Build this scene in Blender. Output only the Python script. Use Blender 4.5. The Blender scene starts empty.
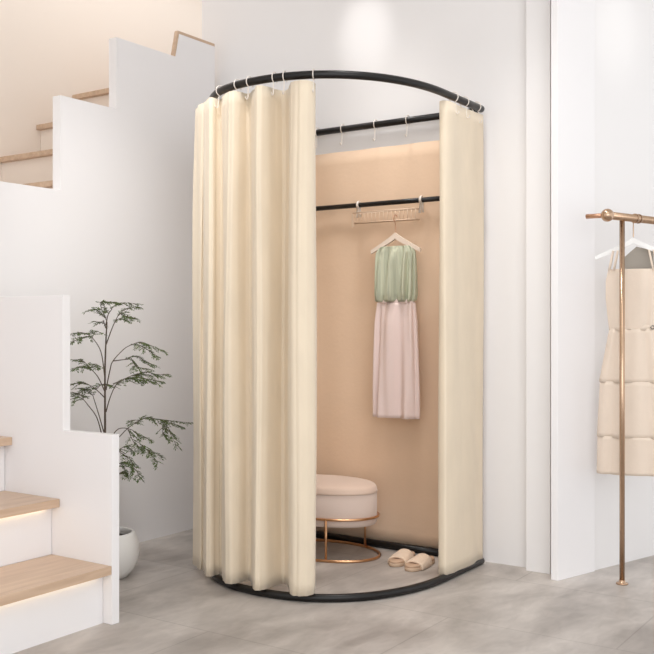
import bpy, math, random
from math import sin, cos, pi, radians
from mathutils import Vector, Matrix
random.seed(7)
S = bpy.context.scene
COL = S.collection
V = Vector
# ---------------------------------------------------------------- room axes
R0 = V((.687, 4.26, 0))            # where the booth's right side meets the back wall
DB = V((-.8266, .5629, 0)).normalized()   # along the back wall, to the left
DA = V((.5632, .8264, 0)).normalized()    # into the back wall
DC = V((.785, .6195, 0)).normalized()     # along the angled right wall
UP = V((0, 0, 1))
def P(t, a, z=0): return R0 + DB*t + DA*a + UP*z

# ---------------------------------------------------------------- mesh helper
class MB:
    def __init__(s): s.v = []; s.f = []; s.sm = []
    def add(s, vs, fs, smooth=False):
        n = len(s.v); s.v += [V(p) for p in vs]
        for f in fs: s.f.append(tuple(i+n for i in f)); s.sm.append(smooth)
        return s
    def obox(s, o, ax, ay, az):      # parallelepiped from a corner and three edge vectors
        vs = [o, o+ax, o+ax+ay, o+ay, o+az, o+ax+az, o+ax+ay+az, o+ay+az]
        return s.add(vs, [(0,3,2,1),(4,5,6,7),(0,1,5,4),(1,2,6,5),(2,3,7,6),(3,0,4,7)])
    def prism(s, pts, d):            # closed polygon of 3D points extruded by d
        n = len(pts); vs = list(pts)+[p+d for p in pts]
        fs = [tuple(range(n))[::-1], tuple(range(n, 2*n))]
        fs += [(i, (i+1) % n, n+(i+1) % n, n+i) for i in range(n)]
        return s.add(vs, fs)
    def tube(s, pts, r, seg=12, closed=False, cap=True):
        pts = [V(p) for p in pts]; n = len(pts)
        rr = r if isinstance(r, (list, tuple)) else [r]*n
        T = []
        for i in range(n):
            if closed: d = pts[(i+1) % n]-pts[i-1]
            else: d = pts[min(i+1, n-1)]-pts[max(i-1, 0)]
            T.append(d.normalized())
        ref = UP if abs(T[0].z) < .9 else V((1, 0, 0))
        nrm = (ref-T[0]*ref.dot(T[0])).normalized()
        vs = []
        for i in range(n):
            nrm = (nrm-T[i]*nrm.dot(T[i])).normalized(); b = T[i].cross(nrm)
            for k in range(seg):
                an = 2*pi*k/seg
                vs.append(pts[i]+(nrm*cos(an)+b*sin(an))*rr[i])
        fs = []
        for i in range(n if closed else n-1):
            j = (i+1) % n
            for k in range(seg):
                l = (k+1) % seg
                fs.append((i*seg+k, i*seg+l, j*seg+l, j*seg+k))
        s.add(vs, fs, True)
        if not closed and cap:
            m = len(s.v)-len(vs)
            s.f.append(tuple(m+k for k in range(seg))[::-1]); s.sm.append(False)
            s.f.append(tuple(m+(n-1)*seg+k for k in range(seg))); s.sm.append(False)
        return s
    def lathe(s, c, prof, seg=48, sx=1, sy=1, ax=V((1,0,0)), ay=V((0,1,0))):
        vs = []
        for (r, z) in prof:
            for k in range(seg):
                an = 2*pi*k/seg
                vs.append(c+ax*(r*sx*cos(an))+ay*(r*sy*sin(an))+UP*z)
        fs = []
        for i in range(len(prof)-1):
            for k in range(seg):
                l = (k+1) % seg
                fs.append((i*seg+k, i*seg+l, (i+1)*seg+l, (i+1)*seg+k))
        s.add(vs, fs, True)
        m = len(s.v)-len(vs)
        if prof[0][0] > 1e-4: s.f.append(tuple(m+k for k in range(seg))[::-1]); s.sm.append(True)
        if prof[-1][0] > 1e-4: s.f.append(tuple(m+(len(prof)-1)*seg+k for k in range(seg))); s.sm.append(True)
        return s
    def ball(s, c, r, seg=20, sq=(1,1,1)):
        prof = [(max(1e-5, r*sin(pi*i/12)), -r*cos(pi*i/12)*sq[2]) for i in range(13)]
        return s.lathe(c, prof, seg, sq[0], sq[1])
    def grid(s, rows, closed=False, smooth=True):
        n = len(rows[0]); vs = [p for r in rows for p in r]; fs = []
        for i in range(len(rows)-1):
            for k in range(n if closed else n-1):
                l = (k+1) % n
                fs.append((i*n+k, i*n+l, (i+1)*n+l, (i+1)*n+k))
        return s.add(vs, fs, smooth)
    def build(s, name, mat, parent=None, origin=None, bevel=0, solid=0, mats=None, merge=False):
        if parent is not None: org = PW[parent.name]
        elif origin is not None: org = V(origin)
        else:
            xs = [p.x for p in s.v]; ys = [p.y for p in s.v]; zs = [p.z for p in s.v]
            org = V(((min(xs)+max(xs))/2, (min(ys)+max(ys))/2, min(zs)))
        me = bpy.data.meshes.new(name)
        me.from_pydata([tuple(p-org) for p in s.v], [], s.f)
        me.polygons.foreach_set('use_smooth', s.sm)
        me.validate(); me.update()
        import bmesh
        bm = bmesh.new(); bm.from_mesh(me)
        if merge: bmesh.ops.remove_doubles(bm, verts=bm.verts, dist=1e-5)
        bmesh.ops.recalc_face_normals(bm, faces=bm.faces); bm.to_mesh(me); bm.free()
        me.materials.append(mat)
        o = bpy.data.objects.new(name, me); COL.objects.link(o)
        if parent is not None: o.parent = parent; PW[o.name] = PW[parent.name]
        else: o.location = org; PW[o.name] = org.copy()
        if solid:
            m = o.modifiers.new('solid', 'SOLIDIFY'); m.thickness = solid; m.offset = 0
        if bevel:
            m = o.modifiers.new('bevel', 'BEVEL'); m.width = bevel; m.segments = 2; m.limit_method = 'ANGLE'
        return o
PW = {}
def tag(o, label, cat, group=None):
    o['label'] = label; o['category'] = cat
    if group: o['group'] = group
    return o
def thing(name, loc, label, cat, group=None):
    o = bpy.data.objects.new(name, None); COL.objects.link(o); o.location = loc
    o.empty_display_size = .05; PW[o.name] = V(loc)
    return tag(o, label, cat, group)
def struct(o): o['kind'] = 'structure'; return o
def catmull(pts, n=6):
    out = []
    for i in range(len(pts)-1):
        p0 = pts[max(i-1, 0)]; p1 = pts[i]; p2 = pts[i+1]; p3 = pts[min(i+2, len(pts)-1)]
        for k in range(n):
            u = k/n
            out.append(.5*((2*p1)+(p2-p0)*u+(2*p0-5*p1+4*p2-p3)*u*u+(3*p1-p0-3*p2+p3)*u**3))
    out.append(pts[-1].copy()); return out

# ---------------------------------------------------------------- materials
def lin(c):
    return tuple(((x/255)/12.92 if x <= 10.3 else ((x/255+.055)/1.055)**2.4) for x in c)+(1,)
def mat(name, rgb, rough=.5, metal=0, spec=.5, bump=0, bscale=100, var=0, vscale=5, sheen=0, stretch=None, trans=0, emit=0, coat=0):
    m = bpy.data.materials.new(name); m.use_nodes = True; nt = m.node_tree; nd = nt.nodes
    b = nd['Principled BSDF']; c = lin(rgb)
    b.inputs['Base Color'].default_value = c; b.inputs['Roughness'].default_value = rough
    b.inputs['Metallic'].default_value = metal; b.inputs['Specular IOR Level'].default_value = spec
    if sheen: b.inputs['Sheen Weight'].default_value = sheen
    if coat: b.inputs['Coat Weight'].default_value = coat; b.inputs['Coat Roughness'].default_value = .15
    if emit: b.inputs['Emission Color'].default_value = c; b.inputs['Emission Strength'].default_value = emit
    tc = nd.new('ShaderNodeTexCoord'); mp = nd.new('ShaderNodeMapping'); nt.links.new(tc.outputs['Object'], mp.inputs['Vector'])
    if stretch: mp.inputs['Scale'].default_value = stretch
    if var:
        n = nd.new('ShaderNodeTexNoise'); n.inputs['Scale'].default_value = vscale; n.inputs['Detail'].default_value = 6
        nt.links.new(mp.outputs['Vector'], n.inputs['Vector'])
        r = nd.new('ShaderNodeValToRGB'); r.color_ramp.elements[0].position = .3; r.color_ramp.elements[1].position = .7
        r.color_ramp.elements[0].color = tuple(x*(1-var) for x in c[:3])+(1,); r.color_ramp.elements[1].color = tuple(min(1, x*(1+var*.5)) for x in c[:3])+(1,)
        nt.links.new(n.outputs['Fac'], r.inputs['Fac']); nt.links.new(r.outputs['Color'], b.inputs['Base Color'])
    if bump:
        n2 = nd.new('ShaderNodeTexNoise'); n2.inputs['Scale'].default_value = bscale; n2.inputs['Detail'].default_value = 4
        nt.links.new(mp.outputs['Vector'], n2.inputs['Vector'])
        bp = nd.new('ShaderNodeBump'); bp.inputs['Strength'].default_value = bump; bp.inputs['Distance'].default_value = .003
        nt.links.new(n2.outputs['Fac'], bp.inputs['Height']); nt.links.new(bp.outputs['Normal'], b.inputs['Normal'])
    if trans:
        tr = nd.new('ShaderNodeBsdfTranslucent'); tr.inputs['Color'].default_value = c
        mx = nd.new('ShaderNodeMixShader'); mx.inputs['Fac'].default_value = trans
        nt.links.new(b.outputs[0], mx.inputs[1]); nt.links.new(tr.outputs[0], mx.inputs[2])
        nt.links.new(mx.outputs[0], nd['Material Output'].inputs['Surface'])
    return m
M = dict(
    wall=mat('white_paint', (236,233,232), .45, spec=.4, bump=.03, bscale=60),
    wallL=mat('white_lacquer', (239,236,236), .4, spec=.4, bump=.02, bscale=60),
    beige=mat('warm_beige_paint', (246,234,222), .6, spec=.3, bump=.03, bscale=60),
    ceil=mat('ceiling_paint', (245,244,242), .8),
    cream=mat('cream_velvet_fabric', (240,224,200), .75, spec=.25, bump=.35, bscale=55, var=.05, vscale=14, sheen=.25, stretch=(1,1,.35), trans=.10),
    tan=mat('apricot_back_fabric', (236,206,178), .85, spec=.2, bump=.25, bscale=60, var=.03, vscale=6, sheen=.1),
    black=mat('black_coated_steel', (24,21,20), .3, metal=0, spec=.35, bump=.03, bscale=40),
    hook=mat('white_metal_wire', (232,222,212), .3, metal=.2, spec=.6),
    gold=mat('brushed_gold', (212,166,126), .28, metal=1, bump=.02, bscale=80),
    brass=mat('aged_brass', (192,162,136), .24, metal=1),
    rose=mat('rose_gold_tube', (205,160,132), .3, metal=.85),
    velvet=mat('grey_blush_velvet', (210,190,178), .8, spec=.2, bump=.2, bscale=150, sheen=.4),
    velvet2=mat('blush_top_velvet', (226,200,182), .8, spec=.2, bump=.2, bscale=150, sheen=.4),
    green=mat('sage_chiffon', (206,208,184), .8, spec=.2, bump=.2, bscale=120, var=.3, vscale=10, stretch=(9,9,.25), trans=.1),  # upright light and dark stripes put fold shading into the colour
    pink=mat('blush_pink_pleats', (246,224,217), .8, spec=.2, bump=.15, bscale=100, trans=.1),
    palegold=mat('pale_gold_wire', (226,200,176), .4, metal=.25),
    hang=mat('pale_hanger', (238,220,204), .5),
    hangw=mat('white_hanger', (240,238,236), .35),
    dress=mat('cream_cotton', (238,221,204), .85, spec=.2, bump=.3, bscale=90, var=.03, vscale=10, trans=.1),
    backing=mat('grey_inner_back', (168,160,150), .8, spec=.2, bump=.1),  # plain grey for the inner back of the cream dress
    wood=None, pot=mat('white_ceramic', (232,229,225), .38, spec=.5, bump=.05, bscale=30),
    soil=mat('dark_soil', (58,42,34), .95, bump=1, bscale=60),
    bark=mat('grey_brown_bark', (84,70,58), .8, bump=.4, bscale=80),
    leaf=mat('green_leaflets', (98,116,66), .6, spec=.3, var=.45, vscale=9, trans=.15),
    slip=mat('cream_terry', (238,214,190), .9, spec=.15, bump=.8, bscale=160, sheen=.3),
    sole=mat('slipper_sole', (206,178,152), .8, bump=.3, bscale=120),
    insole=mat('slipper_insole', (200,168,142), .9, bump=.3, bscale=160),
    led=mat('warm_led', (255,232,190), .5, emit=3.2),
    lamp=mat('lamp_glass', (255,246,235), .5, emit=6),
    dark=mat('dark_ribbon', (48,44,44), .6),
)
def wood_mat():
    m = bpy.data.materials.new('oak_tread'); m.use_nodes = True; nt = m.node_tree; nd = nt.nodes; b = nd['Principled BSDF']
    tc = nd.new('ShaderNodeTexCoord'); mp = nd.new('ShaderNodeMapping')
    mp.inputs['Scale'].default_value = (14, 1.2, 14)
    nt.links.new(tc.outputs['Object'], mp.inputs['Vector'])
    n = nd.new('ShaderNodeTexNoise'); n.inputs['Scale'].default_value = 3; n.inputs['Detail'].default_value = 8; n.inputs['Distortion'].default_value = .6
    nt.links.new(mp.outputs['Vector'], n.inputs['Vector'])
    r = nd.new('ShaderNodeValToRGB'); r.color_ramp.elements[0].position = .3; r.color_ramp.elements[1].position = .75
    r.color_ramp.elements[0].color = lin((194,164,138)); r.color_ramp.elements[1].color = lin((216,188,162))
    nt.links.new(n.outputs['Fac'], r.inputs['Fac']); nt.links.new(r.outputs['Color'], b.inputs['Base Color'])
    b.inputs['Roughness'].default_value = .35
    return m
M['wood'] = wood_mat()
def floor_mat():
    m = bpy.data.materials.new('grey_stone_tiles'); m.use_nodes = True; nt = m.node_tree; nd = nt.nodes; L = nt.links; b = nd['Principled BSDF']
    tc = nd.new('ShaderNodeTexCoord'); mp = nd.new('ShaderNodeMapping')
    mp.inputs['Location'].default_value = (.35, .2, 0)
    L.new(tc.outputs['Object'], mp.inputs['Vector'])
    br = nd.new('ShaderNodeTexBrick'); br.offset = .5; br.inputs['Scale'].default_value = 1
    br.inputs['Brick Width'].default_value = 1.2; br.inputs['Row Height'].default_value = .6; br.inputs['Mortar Size'].default_value = .003
    br.inputs['Mortar Smooth'].default_value = .3
    br.inputs['Color1'].default_value = (.93,.93,.93,1); br.inputs['Color2'].default_value = (1.04,1.04,1.04,1); br.inputs['Mortar'].default_value = (.76,.755,.75,1)
    L.new(mp.outputs['Vector'], br.inputs['Vector'])
    def noise(sc, st, det, dist):
        q = nd.new('ShaderNodeMapping'); q.inputs['Scale'].default_value = st; L.new(tc.outputs['Object'], q.inputs['Vector'])
        n = nd.new('ShaderNodeTexNoise'); n.inputs['Scale'].default_value = sc; n.inputs['Detail'].default_value = det; n.inputs['Distortion'].default_value = dist
        L.new(q.outputs['Vector'], n.inputs['Vector']); return n
    n1 = noise(3.2, (1.5, .8, 1), 14, .5); n2 = noise(14, (1.6, .7, 1), 14, 1.0)
    r1 = nd.new('ShaderNodeValToRGB'); r1.color_ramp.elements[0].position = .32; r1.color_ramp.elements[1].position = .68
    r1.color_ramp.elements[0].color = lin((160,152,146)); r1.color_ramp.elements[1].color = lin((206,198,191)); L.new(n1.outputs['Fac'], r1.inputs['Fac'])
    r2 = nd.new('ShaderNodeValToRGB'); r2.color_ramp.elements[0].position = .3; r2.color_ramp.elements[1].position = .7
    r2.color_ramp.elements[0].color = (.90,.895,.89,1); r2.color_ramp.elements[1].color = (1.05,1.05,1.05,1); L.new(n2.outputs['Fac'], r2.inputs['Fac'])
    def mul(a, c):
        x = nd.new('ShaderNodeMix'); x.data_type = 'RGBA'; x.blend_type = 'MULTIPLY'; x.inputs['Factor'].default_value = 1
        L.new(a, x.inputs[6]); L.new(c, x.inputs[7]); return x.outputs[2]
    c = mul(mul(r1.outputs['Color'], r2.outputs['Color']), br.outputs['Color'])
    L.new(c, b.inputs['Base Color']); b.inputs['Roughness'].default_value = .42
    bp = nd.new('ShaderNodeBump'); bp.inputs['Strength'].default_value = .08; bp.inputs['Distance'].default_value = .003
    L.new(n2.outputs['Fac'], bp.inputs['Height']); L.new(bp.outputs['Normal'], b.inputs['Normal'])
    return m
M['floor'] = floor_mat()

# ---------------------------------------------------------------- room shell
CH = 3.25
struct(MB().obox(V((-4.2,-1.5,-.1)), V((8.4,0,0)), V((0,9.5,0)), V((0,0,.1))).build('floor', M['floor']))
struct(MB().obox(V((-4.2,-1.5,CH)), V((8.4,0,0)), V((0,9.5,0)), V((0,0,.1))).build('ceiling', M['ceil']))
struct(MB().obox(P(1.642,0,0), DB*-2.0, DA*.12, UP*CH).build('wall_back', M['wall']))
# stepped parapet of the upper flight (faces the room, runs into the back wall)
tA = 1.5125
def A(s, z): return V((-.675,4.947,0))+DA*s+UP*z
th = .05
pts = [A(-1.322,0), A(.152,0), A(.152,2.38), A(-.541,2.38), A(-.541,2.045), A(-.871,2.045), A(-.871,1.63), A(-1.322,1.63)]
struct(MB().prism(pts, DB*th).build('wall_left', M['wallL']))
# beige wall beyond the upper flight
struct(MB().obox(A(-3.2,0)+DB*.8, DA*6.2, DB*.1, UP*CH).build('wall_stairwell', M['beige']))
# low stepped parapet beside the lower flight
LP = V((-.745,3.35,0))
def Lp(t, z, a=0): return LP+DB*t+DA*a+UP*z
pts = [Lp(0,0), Lp(0,.659), Lp(.252,.659), Lp(.252,1.148), Lp(1.25,1.148), Lp(1.25,0)]
struct(MB().prism(pts, DA*.035).build('wall_stair_parapet', M['wallL'], bevel=.002))
# oak cap on the top step of the parapet
struct(MB().prism([A(-.145,2.38), A(.152,2.38), A(.152,2.50), A(-.118,2.50)], DB*.018).build('trim_4', M['wallL']))
w = .014
struct(MB().prism([A(-.157,2.381), A(-.1455,2.381), A(-.1185,2.5005), A(.152,2.5005), A(.152,2.5005+w), A(-.127,2.5005+w)], DB*.022).build('trim_1', M['wood']))
# pilaster at the right end of the back wall
struct(MB().obox(P(-.222,0,0), DB*-.107, DA*-.05, UP*CH).build('trim_2', M['wall'], bevel=.002))
# angled right wall: proud panel first, plain wall after
C0 = V((.938,3.928,0)); NC = V((-.6195,.785,0)).normalized()
struct(MB().obox(C0, DC*.2456, DB*.03, UP*CH).build('trim_3', M['wallL'], bevel=.002))
struct(MB().obox(C0+DC*.2456+NC*.012, DC*1.9, NC*.1, UP*CH).build('wall_right', M['wall']))

# ---------------------------------------------------------------- lower flight
t = thing('staircase', Lp(.0,0,-.5), 'lower flight of oak treads with white risers and glowing strip under the nosing', 'stairs')
W = 1.05
for k in range(5):
    z = .205+.206*k; t0 = .268*k
    MB().obox(Lp(t0,z-.03,-W), DA*(W-.001), DB*(.31 if k < 4 else .5), UP*.03).build('tread', M['wood'], t, bevel=.0015)
    MB().obox(Lp(t0+.044,max(0,z-.206),-W), DA*(W-.002), DB*.02, UP*(.175 if k else z-.03)).build('riser', M['wallL'], t)
    if k < 2:
        o = MB().obox(Lp(t0+.03,z-.034,-W), DA*(W-.03), DB*.007, UP*.004).build('light_strip', M['led'], t); o['label'] = 'glowing warm light strip'
# upper flight, seen over the parapet
t = thing('staircase', A(-.84,1.2)+DB*.4, 'upper flight of thin oak treads rising behind the stepped white wall', 'stairs')
off = DB*(th+.002)
for k in range(-4, 1):
    s0 = -.1117+.2433*k; z = 2.302+.206*k
    L = .27 if k < 0 else 1.3
    MB().obox(A(s0,z-.026)+off, DB*(.8-th-.004), DA*L, UP*.026).build('tread', M['wood'], t, bevel=.0015)
    MB().obox(A(s0+.03,z-.206)+off, DB*(.8-th-.004), DA*.02, UP*.18).build('riser', M['beige'], t)

# ---------------------------------------------------------------- curtain rails
Wd = .98; tc_ = .484; sa = .5; sb = .585; ast = -.4
def dpath(n=64, end=-.05):
    pts = [(tc_-sa, end), (tc_-sa, -.2)]
    for i in range(n+1):
        an = pi*i/n
        c, s = cos(an), sin(an)
        e = 2/2.2
        pts.append((tc_-sa*math.copysign(abs(c)**e, c), ast-sb*abs(s)**e))
    pts += [(tc_+sa, -.2), (tc_+sa, end)]
    return pts
DP = dpath()
r = .0155
t = thing('curtain_rail', P(.48,0,1.98), 'black curved curtain rail on top of the fitting booth with a straight rear bar', 'curtain rail')
MB().tube([P(a,b,1.98) for a,b in DP], r, 16).build('curved_rail', M['black'], t)
MB().tube([P(.014,-.035,1.978), P(.96,-.035,1.978)], r, 16).build('rear_bar', M['black'], t)
t = thing('floor_rail', P(.48,0,0), 'black curved rail lying on the tiles around the foot of the booth', 'rail')
MB().tube([P(a,b,.0155) for a,b in DP], r, 16).build('curved_rail', M['black'], t)
MB().tube([P(.014,-.035,.018), P(.96,-.035,.018)], .0165, 16).build('rear_bar', M['black'], t)
t = thing('garment_bar', P(.48,0,1.605), 'thin straight black garment bar across the back of the booth interior', 'rail')
MB().tube([P(.01,-.055,1.605), P(.955,-.055,1.605)], .0115, 16).build('bar', M['black'], t)
for tt in (.02, .945):
    MB().tube([P(tt,-.055,1.605), P(tt,-.019,1.605)], .008, 12).build('bracket', M['black'], t)

# ---------------------------------------------------------------- curtains
def unp(x, y, z=.035):          # a hem point measured on the floor plan
    Y = 967*(1.04-z)/(y-325); return V(((x-327)/967*Y, Y, 0))
hem = [(313.5,585.5),(315,590),(313,594),(306,596),(297,596),(291,594.5),(289.5,590),(288,585.5),(283,583.5),(275,585.5),(266,589),(258,590.5),
       (254,589.5),(252.5,585),(251,581),(246,580.5),(238,583),(230,584),(225,582.5),(223,578.5),(221.5,574.5),(217,574.5),(211,576.5),(206,576),(204.5,572.5),(203,569.5),(200.5,570),(198,568)]
cs = [unp(*p) for p in hem]
cs += [P(.885,-.885), P(.925,-.862), P(.935,-.82), P(.91,-.77), P(.93,-.735)]
cs += [P(*q) for q in ((.985,-.73),(1.01,-.70),(1.0,-.65),(.965,-.62),(.985,-.58),(1.025,-.56),(1.035,-.51),(1.0,-.47),(.985,-.43),(1.02,-.40),(1.04,-.35),(1.01,-.31),(.985,-.27),(1.015,-.23),(1.035,-.18),(1.0,-.14),(.99,-.09),(1.02,-.05))]
cen = P(.49,-.45)
sec = catmull(cs, 8)
def smooth(sec, w):
    out = []
    for i in range(len(sec)):
        k = min(w, i, len(sec)-1-i); q = V((0,0,0))
        for j in range(i-k, i+k+1): q += sec[j]
        out.append(q/(2*k+1))
    return out
SM = smooth(sec, 22)
def sway(sec, z, k=1):
    u = (z-.035)/1.915
    out = []
    for i, p in enumerate(sec):
        dd_ = p-SM[i]; rad = (SM[i]-cen).normalized()
        p = p-rad*(dd_.dot(rad)*.18*max(0,(u-.8)/.2)**1.2)
        d = (p-cen).normalized(); tg = V((-d.y, d.x, 0))
        j = i*.14
        w1 = .004*sin(j*1.3+u*4.0)*sin(pi*u)+.003*sin(j*2.1-u*6)*u
        w2 = .006*sin(j*.5+u*3.2)*sin(pi*u); w1 += .0016*sin(i*.9+.8*sin(i*.21)+u*.7)+.0008*sin(i*1.7+u*1.5)
        q = p+d*(w1-.006*u)+tg*w2
        out.append(q+UP*z)
    return out
ROW = [.035+1.915*i/40 for i in range(41)]
g = MB().grid([sway(sec, z) for z in ROW])
t = thing('curtain', P(.8,-.7,0), 'cream fabric curtain gathered in deep folds around the left side of the booth', 'curtain', 'booth curtains')
g.build('gathered_panel', M['cream'], t, solid=.003)
hm = MB().grid([sway(sec, z) for z in (.035,.048,.06)])
rs = [P(*q) for q in ((.012,-.380),(.010,-.392),(.002,-.402),(-.014,-.404),(-.023,-.398),(-.027,-.38),(-.028,-.34),(-.025,-.28),(-.028,-.17),(-.025,-.11),(-.027,-.06))]
rsec = catmull(rs, 6)
def rsway(z):
    u = (z-.035)/1.915
    return [p+DB*(.003*sin(i*.12+u*5)*sin(pi*u)+.002*sin(i*.25+3*u))+UP*z for i, p in enumerate(rsec)]
t = thing('curtain', P(-.035,-.23,0), 'flat narrow cream curtain closing the right side of the booth', 'curtain', 'booth curtains')
MB().grid([rsway(z-.012*(1-(z-.035)/1.915)) for z in ROW]).build('flat_panel', M['cream'], t, solid=.003)
# tan lining cloth on the back, peachier than the cream curtains
bl = MB()
rows = []
for j in range(31):
    z = .022+1.853*j/30
    rows.append([P(.0+.985*i/80, -.010-.004*sin(i*.33+.4*sin(j*.2))*(.5+.5*j/30), z) for i in range(81)])
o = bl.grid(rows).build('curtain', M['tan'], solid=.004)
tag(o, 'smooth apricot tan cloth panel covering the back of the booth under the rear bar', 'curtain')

# ---------------------------------------------------------------- hooks
def rail_at(px):                # point of the curved rail seen in a given direction
    best = None
    for i in range(len(DP)-1):
        a = P(*DP[i]); b = P(*DP[i+1])
        for k in range(12):
            q = a.lerp(b, k/12)
            d = abs(327+967*q.x/q.y-px)
            if (q-R0).length > 0 and (best is None or d < best[0]) and (px > 320 or q.y < 3.97): best = (d, q, (b-a).normalized())
    return best[1], best[2]
def hook_mesh(tail=.05):
    # local frame: rail along X, ring in YZ, tail on the -Y side (outside)
    pts = []
    for k in range(25):
        an = radians(-70+k*(300/24))
        pts.append(V((0, -.021*cos(an), .021*sin(an))))
    pts.reverse()   # start at the inside, end at the outer lower side
    x = pts[-1]
    pts += [V((0,x.y-.003,-.03)), V((0,x.y-.004,-.03-tail*.6))]
    for k in range(1, 9):
        an = pi*k/8
        pts.append(V((.0, x.y-.004-.007+.007*cos(an), -.03-tail*.6-.010*sin(an))))
    m = MB(); m.tube(pts, .0021, 8); return m
def mk_hook(base, q, tan, z, out, label, grp, flat=0):
    o = hk.copy(); COL.objects.link(o)
    y = -out
    xax = UP.cross(y)*-1
    mt = Matrix((( xax.x, y.x, 0),(xax.y, y.y, 0),(0,0,1)))
    o.matrix_world = Matrix.Translation(q+UP*z) @ mt.to_4x4()
    tag(o, label, 'hook', grp); return o
hk = hook_mesh().build('curtain_hook', M['hook'], origin=(0,0,0))
names = ['first from the left', 'second from the left', 'third from the left', 'fourth from the left', 'fifth from the left', 'sixth, at the free curtain edge']
hooks = []
for px, nm in zip((221,238,250,275,285,313.5), names):
    q, tg_ = rail_at(px); out = V((tg_.y, -tg_.x, 0))
    if out.dot(q-cen) < 0: out = -out
    hooks.append(mk_hook(hk, q, tg_, 1.98, out, 'white wire hook above the gathered curtain, '+nm, 'curtain hooks'))
for px, nm in zip((453,465,476.5), ('nearest the booth opening', 'middle of three', 'nearest the wall')):
    q, tg_ = rail_at(px); out = V((tg_.y, -tg_.x, 0))
    if out.dot(q-cen) < 0: out = -out
    hooks.append(mk_hook(hk, q, tg_, 1.98, out, 'white wire hook above the narrow right curtain, '+nm, 'curtain hooks'))
def bart(px, a):                # t on the line a = const seen in a direction
    k = (px-327)/967; b = P(0, a)
    return (b.x-k*b.y)/(-DB.x+k*DB.y)
for px, nm in zip((318,343,376,408), ('next to the gathered curtain edge', 'second from the left', 'third from the left', 'rightmost')):
    q = P(bart(px,-.035), -.035)
    hooks.append(mk_hook(hk, q, DB, 1.978, -DA, 'white open hook hanging empty on the rear black bar, '+nm, 'hooks on the rear bar'))
    hooks[-1].scale = (1,1,1.1)
bpy.data.objects.remove(hk)

# ---------------------------------------------------------------- wire organiser on the garment bar
ta = bart(356,-.08); tb = bart(421,-.06)
t = thing('wire_rack', P((ta+tb)/2,-.055,1.5), 'small pale gold wire rack clipped over the garment bar above the green top', 'rack')
for tt, nm in ((ta,'l'),(tb,'r')):
    m = MB(); pr = [V((0,.015*cos(radians(q)),.015*sin(radians(q)))) for q in range(-60,241,20)]
    pts = [P(tt,-.055+p.y,1.605+p.z) for p in pr]
    pts = [P(tt,-.043,1.55)]+pts+[P(tt,-.073,1.545)]
    m.tube(pts, .006, 10); m.build('clip', M['hook'], t)
fr = MB(); z1, z0 = 1.563, 1.515; wr = .0022
for zz in (z1, z0):
    fr.tube([P(tb,-.073,zz), P(tb,-.11,zz), P(ta,-.11,zz), P(ta,-.073,zz)], wr, 8, closed=True)
fr.build('frame', M['palegold'], t)
wi = MB()
for k in range(17):
    tt = ta+(tb-ta)*k/16
    wi.tube([P(tt,-.11,z1), P(tt,-.11,z0), P(tt,-.073,z0)], .0013, 6)
for k in range(1,4): wi.tube([P(ta,-.073-.0092*k,z0), P(tb,-.073-.0092*k,z0)], .0013, 6)
wi.build('grid_wire', M['palegold'], t)
MB().obox(P(ta+.004,-.113,1.497), DB*-.012, DA*.006, UP*.06).build('side_plate', M['palegold'], t, bevel=.001)

# ---------------------------------------------------------------- garments
def hanger(name, c, wd, half, top, endz, hz, mt, label, hook_mat, th=.007, ah=.02):
    """c: plan point under the hook, wd: width direction, top: apex z, endz: arm tip z, hz: z of bar centre it hangs from"""
    t = thing(name, c+UP*endz, label, 'hanger')
    dn = wd.cross(UP).normalized()
    up = []; lo = []
    n = 14
    for i in range(-n, n+1):
        u = i/n; z = endz+(top-endz)*(1-abs(u)**.9)
        up.append(c+wd*(half*u)+UP*(z+.006)); lo.append(c+wd*(half*u)+UP*(z-ah*(1-.55*abs(u))))
    m = MB(); pts = up+lo[::-1]
    for i in range(len(up)-1):
        m.prism([p-dn*th for p in (up[i],up[i+1],lo[i+1],lo[i])], dn*2*th)
    m.build('shoulder_bar', mt, t, merge=False)
    pts = [c+UP*(top)]
    r = .016
    zc = hz
    pts += [c+UP*(top+.01)]
    for k in range(13):
        an = radians(-90+k*20)
        pts.append(c+wd*0+(dn*cos(an)*r)+UP*(zc+sin(an)*r) if k else c+UP*(zc-r-.012))
    MB().tube(pts, .0022, 8).build('hook', hook_mat, t)
    return t
def tube_cloth(c, wd, levels, folds, seg=120, ph=0, amp=.006, depth=.5, offs=None):
    """levels: (z, half width, half depth, fold amplitude factor, lateral shift)"""
    dn = wd.cross(UP).normalized(); rows = []
    for li, (z, hw, hd, fa, sh) in enumerate(levels):
        row = []
        for k in range(seg):
            an = 2*pi*k/seg
            f = sin(folds*an+ph+.9*sin(2*an)+.25*li*.3)+.45*sin(folds*1.63*an+1.3+ph)
            kx = 1+amp*fa*f*.35/hw; ky = amp*fa*f
            cx, sx = cos(an), sin(an)
            row.append(c+wd*(sh+hw*kx*math.copysign(abs(cx)**.8, cx))+dn*((hd+ky)*math.copysign(abs(sx)**.75, sx))+UP*z)
        rows.append(row)
    return rows
def lerp_levels(ks, n):
    out = []
    for i in range(n+1):
        u = i/n*(len(ks)-1); j = min(int(u), len(ks)-2); f = u-j
        out.append(tuple(ks[j][q]*(1-f)+ks[j+1][q]*f for q in range(len(ks[0]))))
    return out
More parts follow.
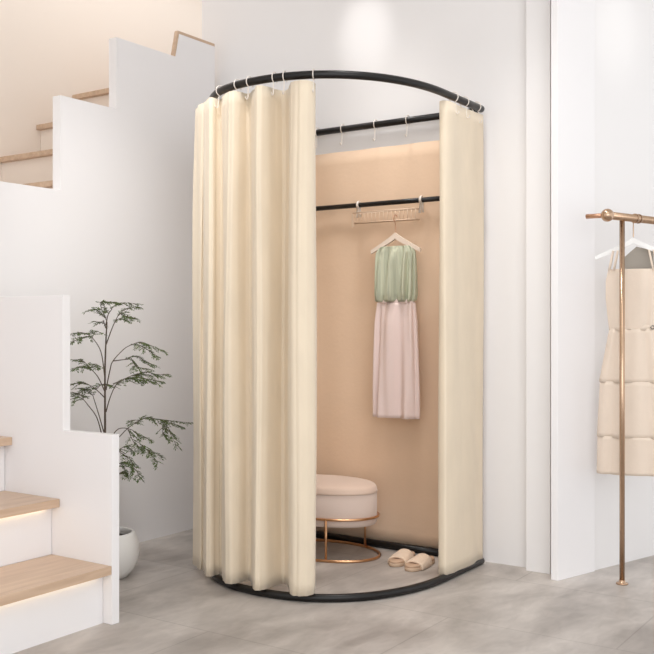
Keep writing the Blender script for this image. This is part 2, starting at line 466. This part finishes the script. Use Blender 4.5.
# dress in the booth
a1 = -.12; t1 = bart(395.5, a1); c1 = P(t1, a1); w1 = -DB
hanger('clothes_hanger', c1, w1, .128, 1.452, 1.376, 1.487+.035, M['hang'], 'pale wooden hanger holding the green and pink dress', M['rose'], th=.006, ah=.022)
t = thing('dress', c1+UP*.615, 'sleeveless dress with sage green top and long blush pink pleated skirt', 'dress')
lv = lerp_levels([(1.145,.092,.026,.6,0),(1.152,.097,.036,1,0),(1.175,.099,.040,1.1,0),(1.26,.098,.036,1.0,0),(1.33,.097,.030,.9,0),(1.368,.097,.022,.7,0),(1.386,.089,.015,.4,0),(1.396,.075,.012,.3,0)], 42)
rows = tube_cloth(c1, w1, lv, 12, 240, amp=.013)
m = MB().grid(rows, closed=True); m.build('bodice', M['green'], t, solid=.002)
wb = tube_cloth(c1, w1, [(1.135,.091,.020,.3,.002),(1.143,.092,.022,.3,.002),(1.152,.092,.022,.3,.002),(1.156,.091,.020,.3,.002)], 13, 168, amp=.006)
MB().grid(wb, closed=True).build('waistband', M['pink'], t, solid=.002)
lv = lerp_levels([(.622,.113,.040,1.2,.008),(.75,.111,.04,1.15,.007),(.9,.107,.037,1.0,.005),(1.05,.101,.032,.9,.003),(1.14,.094,.022,.5,.002)], 30)
MB().grid(tube_cloth(c1, w1, lv, 7, 180, ph=.6, amp=.012), closed=True).build('skirt', M['pink'], t, solid=.002)

# ---------------------------------------------------------------- clothes rack and cream dress
pb = V((1.185,3.883,0)); barz = 1.474
t = thing('clothes_rack', pb, 'brass clothes rack with a round post, ball finial and thick top rail', 'clothes rack')
for q in (0, 1.25):
    p = pb+DC*q
    MB().tube([p+UP*.008, p+UP*(barz-.012)], .0105, 20).build('post', M['brass'], t)
    m = MB(); m.lathe(p, [(.024,0),(.024,.005),(.022,.0065),(.013,.007),(.013,.016),(.0108,.017)], 32); m.build('foot', M['brass'], t)
b0 = pb-DC*.098+UP*barz
MB().tube([b0, pb+DC*1.35+UP*barz], .0155, 24).build('top_rail', M['brass'], t)
MB().ball(b0, .026, 28).build('ball_finial', M['brass'], t)
MB().tube([b0+DB*.0, b0+DB*.085], .0095, 20).build('side_rod', M['rose'], t)
for q in (.088, .112):
    pp = pb+DC*q+UP*barz
    MB().tube([pp-DC*.003, pp+DC*.003], .0195, 24).build('stop_ring', M['brass'], t)
c2 = pb+DC*.1+DA*.0; w2 = V((.95,-.31,0)).normalized(); c2 = V((1.253,3.955,0))
dn2 = w2.cross(UP).normalized()
hanger('clothes_hanger', c2, w2, .15, 1.392, 1.318, barz-.0, M['hangw'], 'white hanger holding the cream dress on the brass rack', M['brass'], th=.005, ah=.018)
t = thing('dress', c2+UP*.43, 'cream tiered sleeveless dress hanging behind the brass post', 'dress')
lv = lerp_levels([(1.02,.093,.034,.8,0),(1.06,.098,.036,.7,0),(1.15,.108,.038,.5,0),(1.22,.108,.038,.4,0),(1.268,.098,.036,.3,0)], 20)
MB().grid(tube_cloth(c2, w2, lv, 9, 140, amp=.005), closed=True).build('bodice', M['dress'], t, solid=.002)
for sg in (-1, 1):
    for q in (0, .018):
        pts = []
        for k in range(11):
            an = pi*k/10
            pts.append(c2+w2*(sg*(.095-q-.028*sin(an)*.6))+dn2*(.036*cos(an))+UP*(1.262+(.085)*sin(an)))
        m = MB(); m.grid([[p-w2*.004, p+w2*.004] for p in pts]).build('strap', M['dress'], t, solid=.0015)
bk = [(-.07,1.262),(-.045,1.30),(-.03,1.325),(.012,1.365),(.045,1.35),(.078,1.35),(.085,1.262)]
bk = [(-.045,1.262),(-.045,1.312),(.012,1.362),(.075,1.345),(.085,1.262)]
o = MB().prism([c2+w2*x+dn2*-.022+UP*z for x,z in bk], dn2*-.002).build('inner_back_panel', M['backing'], t); o['label'] = 'grey inner back panel'
def tier(nm, z0, z1, h0, h1, d0, d1, fl, ph, am):
    lv = lerp_levels([(z0,h0,d0,1.2,0),((z0+z1)/2,(h0+h1)/2,(d0+d1)/2,1,0),(z1,h1,d1,.7,0)], 12)
    o = MB().grid(tube_cloth(c2, w2, lv, fl, 160, ph=ph, amp=am), closed=True).build(nm, M['dress'], t, solid=.002)
tier('skirt_tier', .43, .585, .143, .140, .0445, .043, 8, .3, .005)
tier('skirt_tier', .581, .81, .142, .130, .0445, .0415, 8, .3, .005)
tier('skirt_tier', .806, 1.025, .1335, .093, .043, .035, 8, .3, .005)
MB().grid(tube_cloth(c2, w2, [(1.018,.0925,.0345,.6,0),(1.03,.0935,.0355,.6,0),(1.04,.0925,.0345,.6,0)], 9, 120, amp=.004), closed=True).build('waist_gather', M['dress'], t, solid=.002)
m = MB(); bc = c2+w2*.086-dn2*.0+dn2*.046+UP*1.03
for sg in (-1,1):
    m.tube([bc, bc+w2*sg*.012+UP*.008, bc+w2*sg*.02+UP*.001, bc+w2*sg*.012-UP*.007, bc], .002, 8)
m.ball(bc, .004)
m.build('bow', M['dark'], t)

# ---------------------------------------------------------------- ottoman
oc = P(.672,-.245)
t = thing('ottoman', oc, 'oblong velvet ottoman stool in a gold ring frame inside the booth', 'ottoman')
def esec(sa_, sb_, z, n=72): return [oc-DB*(sa_*cos(2*pi*k/n))+DA*(sb_*sin(2*pi*k/n))+UP*z for k in range(n)]
kw = dict(ax=-DB, ay=DA)
m = MB(); m.lathe(oc, [(.97,.150),(.995,.158),(1.0,.17),(1.0,.292)], 72, .255, .172, **kw); m.build('seat_side', M['velvet'], t)
m = MB(); m.lathe(oc, [(1.0,.292),(1.012,.296),(1.0,.302),(.995,.312),(.975,.321),(.93,.327),(.7,.333),(.3,.336),(.001,.337)], 72, .255, .172, **kw); m.build('seat_cushion', M['velvet2'], t)
MB().tube(esec(.262,.179,.186), .0058, 12, closed=True).build('upper_ring', M['gold'], t)
MB().tube(esec(.268,.184,.0065), .0065, 12, closed=True).build('base_ring', M['gold'], t)
for sg in (-1,1):
    for sf in (-1,1):
        u = .112; vv = .179*math.sqrt(1-(u/.262)**2)*1.0
        p = oc+DB*(sg*u)+DA*(sf*vv)
        MB().tube([p+UP*.008, p+UP*.19], .0055, 12).build('leg', M['gold'], t)

# ---------------------------------------------------------------- slippers
def slipper(c, ang, label):
    t = thing('slipper', c, label, 'slipper', 'cream slippers')
    fw = (Matrix.Rotation(ang, 3, 'Z') @ -DA).normalized(); sd = UP.cross(fw).normalized()
    Ln = .222
    def half(u):   # u 0 heel .. 1 toe
        return .0385*(max(0, 1-abs(2*u-1)**3.2))**.5*(1+.16*(u-.5))-.004*math.exp(-((u-.42)/.16)**2)
    n = 40
    def ring(z, k=1):
        lft = [c+fw*((u-.5)*Ln*k)+sd*(half(u)*k)+UP*z for u in [.5-.5*cos(pi*i/n) for i in range(n+1)]]
        rgt = [c+fw*((u-.5)*Ln*k)-sd*(half(u)*k)+UP*z for u in [.5-.5*cos(pi*i/n) for i in range(n-1, 0, -1)]]
        return lft+rgt
    def body(zs):
        m = MB(); rows = [ring(z,k) for z,k in zs]; m.grid(rows, closed=True)
        b = len(m.v)-len(rows[0]); m.f.append(tuple(range(len(rows[0])))[::-1]); m.sm.append(False)
        m.f.append(tuple(range(b, len(m.v)))); m.sm.append(True); return m
    body([(0,.96),(.002,1),(.014,1),(.016,.98)]).build('sole', M['sole'], t)
    body([(.016,.97),(.021,.985),(.025,.96),(.026,.9)]).build('insole', M['insole'], t)
    rows = []
    for i in range(15):
        u = .36+.44*i/14
        hw = half(u)+.004; hh = .044-.014*(i/14)
        rows.append([c+fw*((u-.5)*Ln)+sd*(hw*cos(pi*k/18)*(1.0))+UP*(.004+hh*abs(sin(pi*k/18))**.65) for k in range(19)])
    m = MB(); m.grid(rows); m.build('upper', M['slip'], t, solid=.007)
slipper(V((.332,4.250,0)), radians(8), 'cream open-toed slipper on the booth floor, nearer the ottoman')
slipper(V((.402,4.165,0)), radians(2), 'cream open-toed slipper on the booth floor, nearer the right curtain')

# ---------------------------------------------------------------- potted plant
pc = V((-.914,4.0,0))
t = thing('potted_plant', pc, 'airy green shrub in a round white ceramic pot behind the low stair wall', 'potted plant')
m = MB(); m.lathe(pc, [(.075,0),(.09,.004),(.112,.03),(.13,.065),(.137,.10),(.133,.14),(.122,.172),(.114,.184),(.108,.186),(.103,.182),(.108,.165),(.112,.15)], 56)
m.f.pop(); m.sm.pop(); m.build('pot', M['pot'], t)
m = MB(); m.lathe(pc, [(.111,.145),(.111,.155),(.06,.16),(.001,.163)], 40); m.build('soil', M['soil'], t)
def pp(x, y, dd=0):
    Y = 4.0+dd; return V(((x-327)/967*Y, Y, 1.04+(325-y)/967*Y))
stems = MB(); twigs = stems; leaves = MB()
def polyr(pts, r0, r1, M_):
    c = catmull(pts, 6); n = len(c)
    M_.tube(c, [r0+(r1-r0)*i/(n-1) for i in range(n)], 7); return c
trunk = polyr([pc+UP*.15, pp(104,490), pp(105,440), pp(105,400), pp(105,370), pp(106,340), pp(107,322)], .006, .0025, stems)
def leaf(p, d, n_, ln, wd):
    d = d.normalized(); s_ = d.cross(n_).normalized(); nn = s_.cross(d)
    vs = [p, p+d*ln*.45+s_*wd*.5+nn*ln*.06, p+d*ln-nn*ln*.05, p+d*ln*.45-s_*wd*.5+nn*ln*.06]
    leaves.add(vs, [(0,1,2),(0,2,3)], False)
def rv(k=1): return V((random.uniform(-k,k), random.uniform(-k,k), random.uniform(-k,k)))
def frond(c, dens=1.0, spread=.05, start=0.0):
    """c: smooth list of points; side twigs with leaflets off it, lying in a loose flat layer"""
    n = len(c); tot = sum((c[i+1]-c[i]).length for i in range(n-1))
    cnt = max(3, int(tot/.011*dens))
    for q in range(cnt):
        u = start+(1-start)*(q+random.random())/cnt
        f = u*(n-1); i = min(int(f), n-2); p = c[i].lerp(c[i+1], f-i); tg_ = (c[i+1]-c[i]).normalized()
        side = tg_.cross(UP)
        if side.length < .1: side = V((1,0,0))
        side.normalize(); sg = random.choice((-1,1))
        d = (side*sg*random.uniform(.35,1)+tg_*random.uniform(.3,.9)+UP*random.uniform(-.35,.12)).normalized()
        ln = spread*random.uniform(.45,1.0)*(1.1-.55*u)
        e = p+d*ln+V((0,0,-ln*.18)); mid = p.lerp(e,.5)+UP*ln*.07
        twigs.tube([p,mid,e], [.0009,.0007,.0004], 4, cap=False)
        k = max(3, int(ln/.0062))
        for j in range(k):
            v = (j+.6)/k; b = p.lerp(mid, v*2) if v < .5 else mid.lerp(e, v*2-1)
            for sg2 in (-1,1):
                ld = (d*.6+d.cross(UP)*sg2*random.uniform(.5,1)+rv(.35)+UP*-.1)
                leaf(b, ld, (UP+rv(.5)).normalized(), random.uniform(.009,.016), random.uniform(.0045,.0075))
        leaf(e, d, UP, .012, .005)
# (branch points, frond points)   dd is distance nearer (-) or farther (+) than the trunk
BR = [
 ([(105,380,0),(101,352,.0),(92,337,.02)], [[(92,337,.02),(85,333,.03),(76,333,.04),(66,338,.05)], [(92,337,.02),(97,331,0),(100,333,-.02)], [(90,336,.02),(82,338,-.02),(72,342,-.05)]]),
 ([(105,392,0),(98,377,.01),(90,368,.02)], [[(90,368,.02),(82,361,.03),(70,360,.04),(62,364,.05)], [(92,370,.02),(84,366,-.02),(72,369,-.06)], [(90,368,.02),(95,364,-.01),(99,367,-.02)]]),
 ([(105,398,0),(99,392,.0),(92,386,-.01)], [[(92,386,-.01),(84,383,-.02),(74,384,-.04),(66,388,-.05)], [(96,389,0),(104,384,.03),(114,386,.05)], [(92,386,0),(84,391,.03),(74,394,.05)]]),
 ([(103,440,0),(97,418,-.01),(88,405,-.02),(83,399,-.02)], [[(83,399,-.02),(77,397,-.03),(70,400,-.05)],[(84,400,-.02),(80,395,.02),(72,392,.03)]]),
 ([(105,436,0),(98,412,.02),(93,396,.03)], [[(93,396,.03),(88,390,.04),(80,388,.05)]]),
 ([(106,345,0),(113,326,.01),(119,314,.02)], [[(118,316,.02),(123,310,.03),(131,307,.04),(139,307,.05)], [(119,313,.02),(126,316,.0),(137,319,-.02)], [(116,320,.01),(122,318,.03),(134,318,.05)]]),
 ([(106,325,0),(108,315,0),(112,309,0)], [[(112,309,0),(118,304,.01),(127,303,.02),(138,304,.03)], [(109,314,0),(104,303,.0),(114,302,.02)]]),
 ([(106,328,0),(103,320,0)], [[(104,321,0),(100,322,.01),(94,321,.02)], [(106,318,0),(98,310,.01),(90,310,.03)], [(107,320,0),(100,303,-.02),(108,302,-.03),(117,302,-.03)]]),
 ([(106,390,0),(110,370,0),(113,361,0),(124,349,.01),(133,344,.02)], [[(131,345,.02),(141,342,.03),(152,346,.04),(165,352,.05)], [(136,344,.02),(147,349,.0),(157,356,-.02)]]),
 ([(113,361,0),(121,360,.01),(130,359,.02)], [[(126,359,.02),(136,356,.03),(146,361,.04),(153,365,.05)], [(132,358,.02),(136,366,0),(148,369,-.03)]]),
 ([(106,412,0),(110,398,0),(116,385,.01),(124,380,.02)], [[(112,384,.01),(124,379,.02),(137,374,.03),(150,375,.05),(168,374,.07)], [(124,380,.02),(136,377,-.01),(148,379,-.03),(163,382,-.05)], [(130,378,.02),(142,380,.04),(156,383,.06)], [(134,376,.02),(146,372,.04),(160,376,.05)]]),
 ([(105,470,0),(113,446,.0),(122,434,.0),(132,425,.01),(140,421,.02)], [[(134,424,.01),(144,418,.02),(157,419,.03),(172,421,.05),(193,423,.07)], [(140,421,.02),(134,420,.0),(130,421,-.01)], [(162,420,.03),(168,428,.02),(172,436,.0),(176,445,-.02)], [(160,420,.03),(170,423,.06),(182,427,.08)],[(164,424,.03),(163,432,.05),(166,437,.06)]]),
 ([(105,480,0),(112,440,-.02),(117,430,-.02),(124,428,-.02),(132,430,-.02)], [[(132,430,-.02),(140,436,-.03),(152,440,-.04)], [(128,429,-.02),(136,444,-.04),(148,450,-.05),(160,456,-.06)], [(140,444,-.04),(150,452,-.06),(158,463,-.08)]]),
 ([(105,500,0),(112,470,-.03),(118,452,-.04),(126,454,-.05)], [[(120,452,-.04),(130,460,-.05),(133,470,-.06)], [(118,450,-.03),(126,446,-.02),(132,452,-.02)], [(118,464,-.03),(126,462,-.05),(136,470,-.06),(140,479,-.07)], [(116,476,-.03),(122,472,-.04),(130,477,-.05)],[(114,468,0),(121,466,.02),(126,474,.03)]]),
]
for br, frs in BR:
    polyr([pp(*p) for p in br], .0026, .0014, stems)
    for fr_ in frs:
        pts = [pp(x+random.uniform(-1,1), y, d*1.2) for x,y,d in fr_]
        c = polyr(pts, .0014, .0006, twigs); frond(c, 1.25, .05)
stems.build('trunk', M['bark'], t); 
leaves.build('foliage', M['leaf'], t)

# ---------------------------------------------------------------- unseen fill lights added for brightness, wall washers, world light
def aim(o, target): o.rotation_euler = (V(target)-o.location).to_track_quat('-Z','Y').to_euler()
def area(name, loc, target, sx, sy, e, col):
    l = bpy.data.lights.new(name, 'AREA'); l.shape = 'RECTANGLE'; l.size = sx; l.size_y = sy; l.energy = e; l.color = col
    o = bpy.data.objects.new(name, l); COL.objects.link(o); o.location = loc; aim(o, target); return o
def spot(name, loc, target, e, ang, blend, col, rad=.04):
    l = bpy.data.lights.new(name, 'SPOT'); l.energy = e; l.spot_size = radians(ang); l.spot_blend = blend; l.color = col; l.shadow_soft_size = rad
    o = bpy.data.objects.new(name, l); COL.objects.link(o); o.location = loc; aim(o, target); return o
area('front_fill', (.6,-1.2,1.8), (.1,4.3,1.0), 3.6, 2.4, 42, (.95,.975,1))  # added fill from behind the camera, no window there
area('overhead_fill', (.6,2.0,3.2), (.5,2.5,0), 1.8, 1.6, 14, (.96,.98,1))  # added overhead fill, no lamp fixture behind it
o = area('stair_fill', A(.3,3.2)+DB*.42, (0,0,0), 2.6, .5, 4.3, (.97,.985,1)); o.rotation_euler = (0,0,math.atan2(DA.y,DA.x))  # added fill to brighten the stairwell wall
spot('fill_spot', P(.42,-.62,3.2), P(.52,-.05,.95), 64, 50, 1, (1,.985,.97), .18)  # added spot, lifts the booth interior
spot('fill_spot', P(.35,-1.75,3.2), P(1.55,-.5,.7), 125, 46, 1, (.97,.985,1), .2)  # added spot, brightens the wall behind the plant
spot('fill_spot', P(-.25,-1.0,3.2), P(-.18,-.1,.7), 50, 60, 1, (1,.985,.975), .2)  # added spot, brightens the back wall right of the booth
spot('wall_washer', P(.62,-.9,3.1), P(.61,0,2.43), 15, 20, 1, (1,.99,.98))
spot('wall_washer', C0+DC*.47-NC*.9+UP*3.05, C0+DC*.42+UP*2.32, 6, 20, 1, (1,.99,.98))
wd = bpy.data.worlds.new('World'); S.world = wd; wd.use_nodes = True
bg = wd.node_tree.nodes['Background']; bg.inputs['Color'].default_value = (.97,.985,1,1); bg.inputs['Strength'].default_value = 1.0

cam = bpy.data.cameras.new('Camera'); cam.sensor_width = 36; cam.sensor_height = 36; cam.lens = 36*967/654
cam.shift_y = -2/654*1
co = bpy.data.objects.new('Camera', cam); COL.objects.link(co); co.location = (0,0,1.04); co.rotation_euler = (pi/2,0,0)
S.camera = co
S.view_settings.view_transform = 'Standard'; S.view_settings.look = 'None'; S.view_settings.gamma = 1; S.view_settings.exposure = 0.33
S.view_settings.use_curve_mapping = False

# ---------------------------------------------------------------- square the room with the world axes
G = Matrix.Rotation(pi/2-math.atan2(DA.y, DA.x), 4, 'Z')
done = set()
for o in list(COL.objects):
    shared = o.type == 'MESH' and o.name.startswith('curtain_hook')
    if o.parent is not None:
        pass
    elif o.type in ('MESH', 'EMPTY') and not shared: o.location = G @ o.location
    else:
        sc_ = o.scale.copy(); bpy.context.view_layer.update(); o.matrix_world = G @ o.matrix_world
    if o.type == 'MESH' and not shared and o.data.name not in done:
        done.add(o.data.name); o.data.transform(G)
